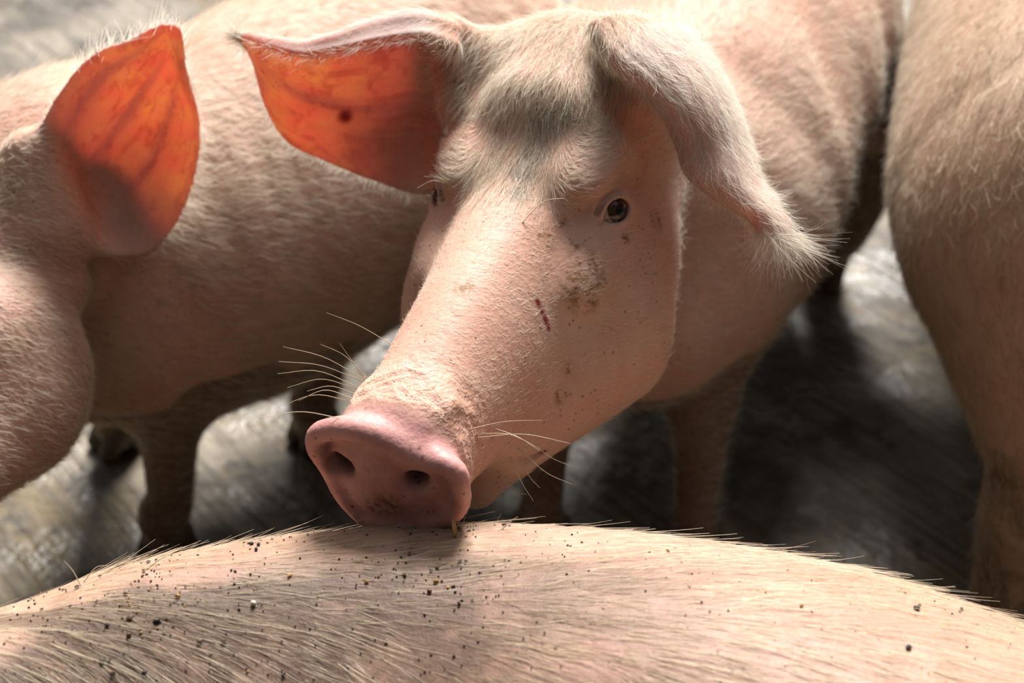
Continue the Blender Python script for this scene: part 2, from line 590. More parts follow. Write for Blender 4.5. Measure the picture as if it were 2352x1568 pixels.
def leg(F, top, rt, mid, foot, rm=.036, rf=.026, k=.03):
    top, mid, foot = map(np.asarray, (top, mid, foot))
    pts = [(*top, rt), (*(top * .45 + mid * .55), rt * .55 + rm * .4), (*mid, rm), (*(mid * .45 + foot * .55), rf), (foot[0], foot[1], .062, rf * 1.12), (foot[0], foot[1], .034, rf)]
    F.chain(pts, k, n=14)

def z_(V):
    return np.zeros(len(V))

def leg_mud(V):
    return smoothstep(.30, .21, V[:, 2] + .05 * noise3(V, 16.0, 9))

def tag(o, label, cat, group=None, kind=None):
    o['label'] = label; o['category'] = cat
    if group: o['group'] = group
    if kind: o['kind'] = kind

# ------------------------------------------------------------------ materials
M_HOOF = None
def simple(name, col, rough=0.6):
    b = NB(name)
    co = b.n('ShaderNodeTexCoord').outputs['Object']
    c = b.mix(b.ramp(b.noise(co, 40.0, 4), 0.35, 0.65), tuple(x * 0.75 for x in col), col)
    pr = b.n('ShaderNodeBsdfPrincipled', Roughness=rough)
    b.set(pr.inputs['Base Color'], c)
    b.t.links.new(pr.outputs[0], b.out.inputs['Surface'])
    return b.mat
M_HOOF = simple('hoof_horn', (0.10, 0.07, 0.05))
M_WHISK = simple('whisker_hair', (0.62, 0.47, 0.30), 0.4)
M_LASH = simple('lash_hair', (0.80, 0.68, 0.45), 0.4)

def eye_material():
    b = NB('eye_gloss')
    co = b.n('ShaderNodeTexCoord').outputs['Object']
    z = b.n('ShaderNodeSeparateXYZ', Vector=co).outputs['Z']
    r = b.n('ShaderNodeVectorMath', _operation='LENGTH', )
    flat = b.n('ShaderNodeVectorMath', _operation='MULTIPLY'); b.set(flat.inputs[0], co); flat.inputs[1].default_value = (1, 1, 0)
    b.t.links.new(flat.outputs[0], r.inputs[0])
    rad = r.outputs['Value']
    iris = b.mix(b.ramp(b.noise(co, 700.0, 3), 0.3, 0.7), (0.035, 0.016, 0.008), (0.075, 0.036, 0.018))
    c = b.mix(b.ramp(rad, 0.0042, 0.0052), (0.004, 0.004, 0.006), iris)
    c = b.mix(b.ramp(rad, 0.0096, 0.0106), c, (0.62, 0.45, 0.40))
    pr = b.n('ShaderNodeBsdfPrincipled', Roughness=0.04)
    b.set(pr.inputs['Base Color'], c)
    pr.inputs['Specular IOR Level'].default_value = 0.45
    pr.inputs['Coat Weight'].default_value = 0.0
    pr.inputs['Coat Roughness'].default_value = 0.02
    b.t.links.new(pr.outputs[0], b.out.inputs['Surface'])
    return b.mat
M_EYE = eye_material()

def eyeball(c, look, r, parent, base):
    """eyeball with a slightly bulged cornea; its local z is the gaze"""
    n, m = 40, 28
    V, Q = [], []
    for j in range(m + 1):
        th = math.pi * j / m
        rr = r * (1 + 0.05 * math.exp(-(th / 0.55) ** 2))
        for i in range(n):
            ph = 2 * math.pi * i / n
            V.append((rr * math.sin(th) * math.cos(ph), rr * math.sin(th) * math.sin(ph), rr * math.cos(th)))
    for j in range(m):
        for i in range(n):
            Q.append((j * n + i, (j + 1) * n + i, (j + 1) * n + (i + 1) % n, j * n + (i + 1) % n))
    o = link_mesh('eye', V, np.array(Q), M_EYE, parent=parent)
    o.location = np.asarray(c) - base
    o.rotation_euler = Vector(look).to_track_quat('Z', 'Y').to_euler()
    return o

# ------------------------------------------------------------------ floor
def floor_material():
    b = NB('wet_concrete')
    co = b.n('ShaderNodeTexCoord').outputs['Object']
    n1 = b.noise(co, 5.0, 6, 0.62)
    c = b.mix(b.ramp(n1, 0.32, 0.62), (0.065, 0.052, 0.036), (0.26, 0.22, 0.165))
    n2 = b.noise(co, 2.1, 5, 0.6)
    c = b.mix(b.ramp(n2, 0.50, 0.62, 0, 0.75), c, (0.12, 0.078, 0.02))
    n3 = b.noise(co, 14.0, 5, 0.65)
    c = b.mix(b.ramp(n3, 0.54, 0.66, 0, 0.75), c, (0.032, 0.027, 0.024))
    # broom-finish scoring
    mp = b.n('ShaderNodeMapping', Vector=co)
    mp.vector_type = 'TEXTURE'
    mp.inputs['Rotation'].default_value = (0, 0, math.radians(-50))
    mp.inputs['Scale'].default_value = (1 / 6.0, 1 / 90.0, 1.0)
    st = b.noise(mp.outputs[0], 1.0, 3)
    c = b.mix(b.ramp(st, 0.45, 0.62, 0, 0.6), c, (0.06, 0.05, 0.042))
    wet = b.ramp(b.noise(co, 6.5, 4, 0.6), 0.46, 0.60)
    bp = b.n('ShaderNodeBump', Strength=0.8, Distance=0.006)
    hgt = b.math('ADD', b.math('MULTIPLY', st, 0.5), b.math('ADD', b.noise(co, 45.0, 4, 0.6), b.math('MULTIPLY', b.noise(co, 9.0, 3), 1.6)))
    b.set(bp.inputs['Height'], hgt)
    pr = b.n('ShaderNodeBsdfPrincipled', Normal=bp.outputs['Normal'])
    b.set(pr.inputs['Base Color'], c)
    b.set(pr.inputs['Roughness'], b.ramp(wet, 0, 1, 0.65, 0.30))
    pr.inputs['Specular IOR Level'].default_value = 0.35
    b.t.links.new(pr.outputs[0], b.out.inputs['Surface'])
    return b.mat
fl = link_mesh('floor', [(-4, -1.5, 0), (4, -1.5, 0), (4, 7, 0), (-4, 7, 0), (-4, -1.5, -.1), (4, -1.5, -.1), (4, 7, -.1), (-4, 7, -.1)],
               np.array([(0, 1, 2, 3), (7, 6, 5, 4), (0, 4, 5, 1), (1, 5, 6, 2), (2, 6, 7, 3), (3, 7, 4, 0)]), floor_material())
fl.data.polygons.foreach_set('use_smooth', np.zeros(6, bool))
fl['kind'] = 'structure'

# ------------------------------------------------------------------ the pig's head
class Head:
    """head frame: L the animal's left, U out of the forehead, A along the snout, origin between the eyes"""
    def __init__(self, E, A, Lh, s=1.0):
        self.E = np.asarray(E, float); self.s = s
        self.A = unit(A)
        l = np.asarray(Lh, float)
        self.L = unit(l - (l @ self.A) * self.A)
        self.U = np.cross(self.A, self.L)
        self.M = np.stack([self.L, self.U, self.A])

    def w(self, l, u, a):
        return self.E + self.s * (l * self.L + u * self.U + a * self.A)

    def local(self, V):
        return (V - self.E) @ self.M.T / self.s

    def mirror(self, p):
        p = np.asarray(p, float)
        return p - 2 * ((p - self.E) @ self.L)[..., None] * self.L

ST_A = np.array([-.170, -.130, -.100, -.060, -.042, -.015, .020, .060, .110, .160, .205, .240, .262])
ST_WT = np.array([.056, .062, .066, .066, .064, .062, .055, .048, .043, .041, .040, .042, .046])   # half width at the top
ST_WB = np.array([.080, .092, .098, .100, .099, .098, .092, .082, .068, .055, .046, .043, .043])   # half width low down
ST_T = np.array([.046, .059, .068, .076, .073, .048, .036, .034, .036, .038, .037, .034, .032])
ST_B = np.array([-.120, -.130, -.136, -.140, -.140, -.140, -.137, -.131, -.119, -.097, -.070, -.051, -.049])

def eye_axes(H, sd, lw):
    v = .6 * H.A - sd * .78 * H.L
    along = unit(v - (v @ lw) * lw)
    upv = np.cross(lw, along)
    return along, (upv if upv @ H.U > 0 else -upv)

ST_X = np.linspace(-.25, .35, 601)
_g = np.exp(-(np.arange(-30, 31) / 13.0) ** 2); _g /= _g.sum()
ST_P = [np.convolve(np.pad(np.interp(ST_X, ST_A, q), 30, mode='edge'), _g, 'valid') for q in (ST_WT, ST_WB, ST_T, ST_B)]

def build_head(F, H, rim_px=None, root=True):
    s = H.s
    E, M = H.E, H.M
    def loft(X, Y, Z):
        x, y, z = X - E[0], Y - E[1], Z - E[2]
        l, u, a = [(x * M[i][0] + y * M[i][1] + z * M[i][2]) / s for i in range(3)]
        wt, wb, tp, bt = [np.interp(a, ST_X, q) for q in ST_P]
        uc, hh = (tp + bt) / 2, (tp - bt) / 2
        v = np.clip((u - uc) / hh, -1, 1)
        wd = wb + (wt - wb) * (0.5 + 0.5 * v)
        q = (np.abs(l / wd) ** 2.3 + np.abs((u - uc) / hh) ** 2.3 + 1e-9) ** (1 / 2.3)
        d = (q - 1) * np.minimum(wd, hh) * 0.9
        def smax(p, r, kk):
            h = np.maximum(kk - np.abs(p - r), 0) / kk
            return np.maximum(p, r) + h * h * kk * 0.25
        # nose disc leans: its top edge reaches further forward
        d = smax(d, (a - (.262 - .22 * u)), .012)
        d = smax(d, -.165 - a, .04)
        return d * s
    e = .30 * s
    F.comb(E - e, E + e, loft, .001)
    w = H.w
    for sd in (-1, 1):
        # jowl, cheekbone, brow
        F.ell(w(sd * .060, -.076, .012), M, s * np.array([.040, .055, .070]), .04)
        F.ell(w(sd * .046, -.092, .055), M, s * np.array([.034, .035, .055]), .03)
        F.ell(w(sd * .052, .027, -.012), M, s * np.array([.018, .011, .030]), .026)
        F.ell(w(sd * .060, -.020, .035), M, s * np.array([.014, .014, .040]), .025)
        # ear root
        if root or sd < 0:
            F.ell(w(sd * .062, .040, -.100), M, s * np.array([.024, .030, .026]), .03)
    # poll
    F.ell(w(0, .034, -.115), M, s * np.array([.052, .030, .045]), .03)
    # lower jaw and chin
    F.cone(w(0, -.110, .03), .050 * s, w(.002, -.112, .185), .018 * s, .015)
    F.cone(w(.045, -.100, .042), .062 * s, w(.020, -.088, .16), .030 * s, .02)
    F.cone(w(-.045, -.100, .042), .062 * s, w(-.020, -.088, .16), .030 * s, .02)
    # cleft of the mouth
    for sd in (-1, 1):
        m = [w(sd * .005, -.062, .245), w(sd * .028, -.068, .222), w(sd * .040, -.080, .190), w(sd * .046, -.092, .165), w(sd * .050, -.098, .145)]
        F.chain([(*p, r * s) for p, r in zip(m, (.003, .003, .0028, .002, .0008))], .008, n=10, sub=True)
    # flesh behind the nose rim
    F.ell(w(0, .024, .225), M, s * np.array([.034, .010, .020]), .012)
    # raised rim round the top of the nose disc
    rim = []
    if rim_px:
        nrm = unit(H.A + .22 * H.U)
        p0 = w(0, 0, .261)
        for x, y, r in rim_px:
            ray = P(x, y, 1) - CAM
            rim.append((*(CAM + ray * ((p0 - CAM) @ nrm) / (ray @ nrm) + (.003 if r > .004 else -.001) * nrm), r + .001))
    for ph in np.linspace(math.radians(-15), math.radians(195), 17) if not rim_px else ():
        rim.append((*w(.0475 * math.cos(ph), .002 + .038 * math.sin(ph), .260 - .22 * .038 * math.sin(ph)), s * (.0048 + .002 * max(math.sin(ph), 0))))
    if rim_px:
        l2 = unit(rim[-8][:3] - np.array(rim[4][:3])); l2 = unit(l2 - (l2 @ nrm) * nrm)
        F.ell(w(-.0015, -.012, .258), np.stack([l2, np.cross(nrm, l2), nrm]), np.array([.0505, .046, .0095]), .004)
        F.ell(w(-.002, -.004, .245), np.stack([l2, np.cross(nrm, l2), nrm]), np.array([.045, .042, .02]), .008)
    F.chain(rim, .008, n=40)
    # nostrils
    for sd in (-1, 1):
        F.cone(w(sd * .026 - .010, -.004, .275), .0065 * s, w(sd * .021 - .008, -.001, .225), .0060 * s, .006, sub=True)
        F.cone(w(sd * .033 - .010, -.001, .272), .0042 * s, w(sd * .025 - .008, -.001, .235), .005 * s, .006, sub=True)
    if True:
        for sd in (-1, 1):
            c = EYE_C * np.array([sd, 1, 1])
            look = np.array([sd * EYE_LOOK[0], EYE_LOOK[1], EYE_LOOK[2]]); look /= np.linalg.norm(look)
            cw = w(*c)
            lw = H.M.T @ look
            # lids bulge over the ball; almond opening cut through them
            F.ell(cw, H.M, s * np.array([.0166, .0166, .0166]), .010)
            along, upv = eye_axes(H, sd, lw)               # along: towards the inner corner
            MM = np.stack([along, upv, lw])
            F.ell(cw + lw * .0150 * s, MM, s * np.array([.0124, .0092, .014]), .0012, sub=True)
            F.cone(cw + lw * .0150 * s + along * .006 * s - upv * .001 * s, .0035 * s, cw + lw * .0125 * s + along * .0165 * s - upv * .0045 * s, .0010 * s, .003, sub=True)
            for arc in (((.0180, -.0062), (.0112, .0030), (.0048, .0090), (-.0050, .0094), (-.0118, .0044), (-.0138, -.0015)),
                        ((.0180, -.0068), (.0112, -.0074), (.0034, -.0098), (-.0068, -.0088), (-.0138, -.0015))):
                rp = [cw + s * (along * x + upv * y + lw * math.sqrt(max(.0168 ** 2 - x * x - y * y, .0098 ** 2))) for x, y in arc]
                F.chain([(*p, .0013 * s) for p in rp], .002, n=14)
            # fold above the lid
            fold = [cw + s * (along * x + upv * y + lw * math.sqrt(max(.0180 ** 2 - x * x - y * y, .0085 ** 2))) for x, y in ((.0150, .0035), (.0085, .0105), (-.002, .0130), (-.0115, .0100), (-.0165, .004))]
            F.chain([(*p, .0016 * s) for p in fold], .003, n=14, sub=True)

EYE_C = np.array([.0632, -.0025, .0030])
EYE_LOOK = (0.74, 0.42, 0.45)

def ear_attrs(V, grids):
    ear = np.zeros(len(V)); eu = np.zeros(len(V)); ev = np.zeros(len(V)); er = np.zeros(len(V))
    tang = np.zeros((len(V), 3))
    for g in grids:
        bvh, fuv = sheet_bvh(g)
        lo = g.reshape(-1, 3).min(0) - .01; hi = g.reshape(-1, 3).max(0) + .01
        cand = np.nonzero(((V > lo) & (V < hi)).all(1))[0]
        n, m, _ = g.shape
        for i in cand:
            loc, nor, idx, dist = bvh.find_nearest(V[i].tolist(), .01)
            if idx is None:
                continue
            u, v = fuv[idx]
            f = float(smoothstep(.0085, .0045, dist)) * float(smoothstep(0.02, 0.22, u))
            if f > ear[i]:
                ear[i] = f; eu[i] = u; ev[i] = v; er[i] = float(smoothstep(0.55, 0.12, u))
                a, c = int(u * (n - 1)), int(v * (m - 1))
                t = g[min(a + 1, n - 1), c] - g[max(a - 1, 0), c]
                tang[i] = unit(t) + (0.8 + 3.0 * smoothstep(.3, .5, abs(v - .5))) * (v - .5) * unit(g[a, min(c + 1, m - 1)] - g[a, max(c - 1, 0)])
    return ear, eu, ev, er, tang

def thick_main(u, v):
    r = 0.0014 * math.sin(v * 26.0) ** 2 * (1 - u) if 0.15 < v < 0.85 else 0.0
    return 0.0026 + 0.0035 * max(0, 1 - u / 0.25) + r

# ------------------------------------------------------------------ 1. the pig in the middle, head up to the camera
T1 = time.time()
HM = Head(CAM + cam_dir((.0123, .1074, -1.06)), cam_dir((-.338, -.723, .604)), cam_dir((.921, -.12, .370)))
ears_main = [
    ear_grid([[P(*q) for q in r] for r in [
        [(1040, 105, 1.06), (1030, 70, 1.085), (1020, 230, 1.155), (1012, 425, 1.135)],
        [(965, 80, 1.05), (960, 42, 1.075), (945, 210, 1.165), (955, 434, 1.158)],
        [(862, 92, 1.05), (860, 60, 1.075), (850, 225, 1.16), (850, 405, 1.185)],
        [(772, 112, 1.058), (770, 90, 1.075), (757, 222, 1.145), (745, 362, 1.185)],
        [(697, 122, 1.07), (695, 106, 1.083), (680, 200, 1.13), (662, 320, 1.175)],
        [(632, 108, 1.082), (630, 95, 1.09), (622, 160, 1.115), (614, 240, 1.155)],
        [(582, 92, 1.094), (580, 82, 1.098), (580, 105, 1.106), (585, 140, 1.13)],
        [(556, 84, 1.102), (556, 82, 1.103), (556, 85, 1.105), (557, 90, 1.107)]]]),
    ear_grid([[P(*q) for q in r] for r in [
        [(1385, 80, 1.030), (1377, 62, 1.02), (1440, 55, 1.05), (1500, 90, 1.12)],
        [(1408, 146, 1.02), (1422, 126, 1.005), (1510, 78, 1.035), (1590, 100, 1.11)],
        [(1476, 208, 1.012), (1508, 192, .996), (1590, 150, 1.015), (1655, 175, 1.09)],
        [(1530, 272, 1.008), (1570, 260, .992), (1640, 240, 1.005), (1698, 270, 1.08)],
        [(1560, 342, 1.010), (1600, 336, .996), (1665, 330, 1.005), (1724, 355, 1.06)],
        [(1580, 398, 1.010), (1612, 400, .996), (1690, 410, 1.0), (1748, 425, 1.04)],
        [(1642, 452, 1.008), (1662, 448, .998), (1720, 455, 1.0), (1782, 470, 1.02)],
        [(1722, 500, 1.005), (1732, 490, 1.0), (1765, 500, 1.0), (1808, 515, 1.01)],
        [(1748, 530, 1.004), (1754, 523, 1.0), (1775, 530, 1.0), (1812, 540, 1.005)]]]),
]
hb = [(HM.w(0, 0, 0) - .0)]
allp = np.concatenate([g.reshape(-1, 3) for g in ears_main] + [np.array([HM.w(l, u, a) for l in (-.1, .1) for u in (-.13, .1) for a in (-.14, .28)])])
lo, hi = allp.min(0) - .012, allp.max(0) + .012
ey = HM.w(*EYE_C)
FM = Field(*[axis(a_, b_, [(lo[q], hi[q], VOX), (ey[q] - .020, ey[q] + .020, .0011)], .010) for q, (a_, b_) in enumerate(((-.30, .62), (min(lo[1], .6), 2.12), (0, .74)))])
# body
FM.chain([(.12, 1.18, .315, .125), (.16, 1.28, .35, .175), (.21, 1.44, .375, .18), (.27, 1.60, .38, .185), (.32, 1.74, .38, .175), (.35, 1.84, .37, .14)], .04, n=16)
# neck
nk = HM.w(0, -.02, -.10)
FM.chain([(*nk, .082), (*(nk * .55 + np.array([.10, 1.24, .41]) * .45), .10), (.115, 1.25, .39, .14)], .03, n=8)
leg(FM, (.19, 1.20, .28), .062, (.195, 1.13, .15), (.195, 1.115, 0), .027, .021)
leg(FM, (.05, 1.19, .28), .062, (.035, 1.14, .15), (.03, 1.12, 0), .027, .021)
leg(FM, (.43, 1.62, .32), .075, (.472, 1.61, .20), (.433, 1.653, 0), .030, .024)
leg(FM, (.30, 1.80, .30), .08, (.29, 1.86, .18), (.28, 1.82, 0), .030, .024)
build_head(FM, HM, [(830, 1195, .003), (785, 1145, .0035), (755, 1085, .004), (732, 1025, .0055), (735, 990, .006), (770, 978, .0065), (815, 978, .007), (870, 992, .007), (930, 1022, .007), (980, 1046, .0065), (1025, 1058, .006), (1055, 1080, .006), (1064, 1120, .0045), (1055, 1160, .0035), (1015, 1195, .0032), (960, 1210, .003), (895, 1210, .003), (830, 1195, .003)])
FM.cone(P(1415, 105, 1.055), .008, P(1480, 140, 1.085), .032, .02)
FM.cone(P(1035, 95, 1.095), .018, P(1050, 235, 1.09), .014, .02)
for g in ears_main:
    FM.sheet(g, thick_main, .014)
V, Q = FM.mesh(2)
N = normals(V, Q)
print('main pig', len(V), round(time.time() - T1, 1), 's')
BASE_M = np.array([.2, 1.5, 0.0])
loc = HM.local(V)
px = project(V)
front = (loc[:, 2] > -.2)
ear, eu, ev, er, tang = ear_attrs(V, ears_main)
disc = smoothstep(.243, .256, loc[:, 2] + .22 * loc[:, 1]) * smoothstep(.075, .06, np.abs(loc[:, 0])) * (loc[:, 1] > -.066)
def spot(c, r, soft=0.5):
    return smoothstep(r, r * soft, np.linalg.norm(loc - np.array(c), axis=1))
wrinkle = smoothstep(.185, .215, loc[:, 2]) * (1 - disc) * smoothstep(.250, .240, loc[:, 2] + .22 * loc[:, 1]) * smoothstep(-.025, .01, loc[:, 1])
bodyd = smoothstep(-.17, -.26, loc[:, 2]) * smoothstep(1.10, 1.2, V[:, 1])
V = V + N * (.0065 * bodyd * noise3(V @ np.array([[1.6, 0, 0], [.5, .6, 0], [0, 0, .35]]), 16.0, 31))[:, None]
wq = np.stack([loc[:, 0] * 60 + 1.2 * noise3(loc, 60., 11), (loc[:, 2] - .5 * np.abs(loc[:, 0])) * 190 + 1.6 * noise3(loc, 50., 12), loc[:, 1] * 60], -1)
V = V + N * (wrinkle * .0021 * (.35 - np.abs(noise3(wq, 1.0, 13)) ** .7))[:, None]
N = normals(V, Q)

def surf_pt(pxx, pyy):
    """first surface point of the head seen at that place, for stains on the skin"""
    d2 = (px[:, 0] - pxx) ** 2 + (px[:, 1] - pyy) ** 2
    c = np.nonzero(d2 < 14 ** 2)[0]
    if len(c) == 0:
        c = np.array([d2.argmin()])
    return V[c[px[c, 2].argmin()]]

def blob(centers):
    m = np.zeros(len(V))
    for x, y, r in centers:
        m = np.maximum(m, smoothstep(r, r * .25, np.linalg.norm(V - surf_pt(x, y), axis=1)))
    return m
dung = blob([(1350, 590, .018), (1375, 640, .018), (1360, 690, .020), (1330, 560, .010), (1265, 545, .012), (1345, 660, .02), (1300, 505, .008), (1520, 500, .012), (1450, 540, .008), (1300, 910, .010), (1320, 850, .008), (890, 1175, .014), (850, 1172, .010), (1065, 650, .012)])
grey = blob([(1240, 280, .022), (1220, 335, .020), (1198, 385, .017), (1188, 430, .014), (1290, 250, .016)]) * .75
graze = np.zeros(len(V))
ga, gb = surf_pt(1248, 692), surf_pt(1274, 756)
t = np.clip(((V - ga) @ (gb - ga)) / ((gb - ga) @ (gb - ga)), 0, 1)
graze = smoothstep(.0036, .0012, np.linalg.norm(V - ga - t[:, None] * (gb - ga), axis=1))
graze = np.maximum(graze, blob([(1042, 180, .006), (795, 280, .0095), (1040, 195, .005)]))

M_SKIN_MAIN = skin_material('pig_skin_main', ear=True, freckle=0.85)
pig_main = link_mesh('pig', V, Q, M_SKIN_MAIN, dict(ear=ear, ear_u=eu, ear_v=ev, ear_root=er, snout=disc, wrinkle=wrinkle, dung=dung, grey=grey, graze=graze, mud=leg_mud(V), grime_shade=.0 * z_(V)), base=BASE_M)
pig_main.location = BASE_M
tag(pig_main, 'pink pig in the middle facing the camera, snout resting on another pig\'s back', 'pig', 'pigs in the pen')

for sd in (-1, 1):
    c = HM.w(*(EYE_C * np.array([sd, 1, 1])))
    look = HM.M.T @ unit((sd * EYE_LOOK[0], EYE_LOOK[1], EYE_LOOK[2]))
    eyeball(c, look - .20 * eye_axes(HM, sd, look)[0], .0143, pig_main, BASE_M)
for f, d in (((.195, 1.115), (-.3, -1)), ((.03, 1.12), (-.3, -1)), ((.433, 1.653), (-.3, -1)), ((.28, 1.82), (-.3, -1))):
    hoof((*f, 0), d, M_HOOF, pig_main, BASE_M, 1.1)

# coat of the middle pig
HAIR_MAIN = hair_material('pig_hair_pale', (0.94, 0.88, 0.76), (0.74, 0.58, 0.42), .2)
comb = np.tile(unit((.25, .9, -.35)), (len(V), 1))
hc = -HM.A[None] * 1.0 + HM.L[None] * (np.clip(loc[:, 0:1], -.1, .1) * 8) - HM.U[None] * (np.abs(loc[:, 0:1]) * 6)
fall = (smoothstep(-.020, -.04, loc[:, 2]) * smoothstep(.015, .035, loc[:, 1]))[:, None]
hc = hc * (1 - fall) + (HM.A + HM.L * loc[:, 0:1] * 9 - HM.U * .25) * fall
hw = smoothstep(-.2, -.12, loc[:, 2])[:, None] * (np.abs(loc[:, 0]) < .13)[:, None]
comb = comb * (1 - hw) + hc * hw
comb = comb * (1 - ear[:, None]) + tang * ear[:, None]
length = np.full(len(V), .022)
length = np.where(front, .009 + .012 * smoothstep(.02, -.10, loc[:, 2]), length)
length = np.where(loc[:, 2] > .12, .006, length)
length = np.where(ear > .3, .014 + .018 * smoothstep(.8, 1, eu), length)
wt = np.ones(len(V)) * (1 - disc) * (1 - .6 * wrinkle)
view = unit_rows(CAM - V)
inner = (ear > .3) & (px[:, 0] < 1100) & ((N * view).sum(1) > 0.15)
wt = wt * np.where(inner, .08, 1) * np.where(ear > .3, 4.0 + 2 * smoothstep(.85, 1, eu) + 5 * smoothstep(.92, .97, eu), 1)
for sd in (-1, 1):
    ce = HM.w(*(EYE_C * np.array([sd, 1, 1])))
    wt = wt * smoothstep(.012, .024, np.linalg.norm(V - ce, axis=1))
body_far = ~front
fur('fur', V, Q, N, comb, wt * np.where(body_far, .8, 1.0), 105000, length, .00021, .22, HAIR_MAIN, pig_main, BASE_M, clump=.35, also=ear > .3)

fur('fur', V, Q, N, comb, body_far * 1.0, 30000, np.full(len(V), .020), .00042, .28, hair_material('pig_hair_beige', (0.86, 0.76, 0.60), (0.56, 0.42, 0.28), .3), pig_main, BASE_M, clump=.4)
HAIR_TOP = hair_material('pig_hair_forelock', (0.96, 0.87, 0.72), (0.62, 0.47, 0.31), .22)
topw = smoothstep(.075, .055, np.abs(loc[:, 0])) * (1 - smoothstep(.040, .062, np.abs(loc[:, 0])) * smoothstep(-.05, -.03, loc[:, 2])) * smoothstep(-.16, -.12, loc[:, 2]) * smoothstep(.045, .015, loc[:, 2]) * smoothstep(.012, .03, loc[:, 1]) * (ear < .2)
dn_ = HM.A[None] + HM.L[None] * loc[:, 0:1] * 5 - HM.U[None] * .2
up_ = -HM.A[None] * .5 + HM.L[None] * np.sign(loc[:, 0:1]) * 1.0
kb = (smoothstep(.028, .045, np.abs(loc[:, 0])) * smoothstep(-.045, -.025, loc[:, 2]))[:, None]
fur('fur', V, Q, N, dn_ * (1 - kb) + up_ * kb, topw, 13500, np.where(kb[:, 0] > .3, .0105, .0165), .00034, .20, HAIR_TOP, pig_main, BASE_M, npt=6, jitter=.14, clump=.30, curl=.10)
snw = smoothstep(.03, .06, loc[:, 2]) * smoothstep(.215, .20, loc[:, 2]) * smoothstep(-.10, -.05, loc[:, 1])
fur('fur', V, Q, N, HM.L[None] * np.sign(loc[:, 0:1] + .012) - HM.A[None] * .5, snw, 16000, np.full(len(V), .0075), .00020, .12, HAIR_TOP, pig_main, BASE_M, jitter=.15, clump=.25, curl=.08)

tipw = (ear > .3) * (px[:, 0] < 650) * smoothstep(.90, .97, eu)
fur('fur', V, Q, N, np.tile(unit(P(490, 46, 1.10) - P(560, 84, 1.10)), (len(V), 1)), tipw, 420, np.full(len(V), .019), .00022, .12, HAIR_TOP, pig_main, BASE_M, npt=6, jitter=.14, curl=.10, also=ear > .3)

# whiskers (root and tip as seen, real points in front of the skin)
def whisker(a, b, sag=.0, r=.00030, mat=M_WHISK, dtip=-.01, parent=pig_main, base=BASE_M, name='whisker'):
    p = surf_pt(*a)
    q = P(b[0], b[1], (p - CAM) @ FWD + dtip)
    mid = (p + q) / 2 + UP * sag
    tube(name, [p, mid, q], r, r * .35, mat, parent, base)
for a, b, sg in [((815, 745), (750, 718), .002), ((812, 838), (650, 796), .004), ((806, 850), (640, 830), .004), ((800, 870), (638, 858), .006), ((800, 880), (660, 890), .006),
                 ((795, 890), (705, 898), .004), ((790, 905), (685, 920), .006), ((790, 912), (640, 935), .006), ((806, 835), (780, 788), .0), ((812, 830), (735, 790), .004),
                 ((770, 950), (600, 960), .004), ((1090, 985), (1245, 965), .002), ((1110, 1005), (1310, 1018), .004), ((1120, 1000), (1240, 1030), .004), ((1150, 985), (1240, 1035), .002),
                 ((1200, 1040), (1315, 1112), -.004), ((1180, 1060), (1225, 1150), -.003), ((1200, 1060), (1240, 1120), -.003), ((1150, 1090), (1210, 1135), -.006), ((1240, 1020), (1312, 1070), -.002)]:
    whisker(a, b, sg)
for a, b, sg in [((1020, 432), (958, 432), .004), ((1026, 420), (975, 405), .001), ((1030, 432), (985, 400), .0)]:
    whisker(a, b, sg, .00028, M_LASH, name='eyelash')
whisker((1205, 500), (1296, 455), .006, .0004, M_LASH, -.006)

# ------------------------------------------------------------------ 2. pig on the left, glowing ear
T1 = time.time()
VOXL = .0034
A2 = cam_dir((-.62, -.62, .48)); L2 = cam_dir((.74, -.25, .63))
HL = Head(P(-185, 700, 1.27), A2, L2, 1.02)
ears_left = [ear_grid([[P(*q) for q in r] for r in [
    [(95, 350, 1.16), (150, 480, 1.215), (190, 555, 1.19)],
    [(112, 280, 1.15), (190, 430, 1.225), (262, 580, 1.215)],
    [(150, 207, 1.135), (255, 355, 1.222), (345, 572, 1.242)],
    [(220, 130, 1.12), (320, 280, 1.20), (415, 480, 1.242)],
    [(300, 99, 1.11), (365, 200, 1.165), (450, 355, 1.215)],
    [(350, 72, 1.105), (392, 140, 1.14), (449, 260, 1.185)],
    [(385, 61, 1.105), (403, 90, 1.115), (421, 160, 1.135)],
    [(404, 64, 1.105), (408, 70, 1.107), (412, 80, 1.11)]]])]
far = HL.mirror(ears_left[0])
ears_left.append(far[0:1].mean(1, keepdims=True) + .62 * (far - far[0:1].mean(1, keepdims=True)))
lp = ears_left[0].reshape(-1, 3)
lp = np.concatenate([lp, np.array([HL.w(l, u, a) for l in (-.08, .1) for u in (-.13, .1) for a in (-.14, .28)])])
lo, hi = lp.min(0) - .012, lp.max(0) + .012
FL = Field(axis(-.95, .20, [(lo[0], hi[0], VOXL)], .010), axis(.70, 1.90, [(lo[1], hi[1], VOXL)], .010), axis(0, .80, [(lo[2], hi[2], VOXL)], .010))
FL.chain([(-.43, 1.17, .33, .13), (-.37, 1.20, .335, .17), (-.27, 1.28, .345, .187), (-.15, 1.42, .37, .182), (-.09, 1.52, .39, .16), (-.08, 1.58, .39, .12)], .04, n=16)
nk = HL.w(0, -.02, -.10)
FL.chain([(*nk, .10), (*P(150, 475, 1.33), .120), (-.38, 1.20, .38, .15)], .015, n=8)
leg(FL, (-.345, 1.15, .26), .058, (-.355, 1.13, .15), (-.372, 1.115, 0), .029, .023)
leg(FL, (-.44, 1.30, .26), .055, (-.46, 1.32, .15), (-.47, 1.30, 0), .028, .022)
leg(FL, (-.16, 1.42, .29), .065, (-.21, 1.36, .17), (-.235, 1.31, 0), .030, .024)
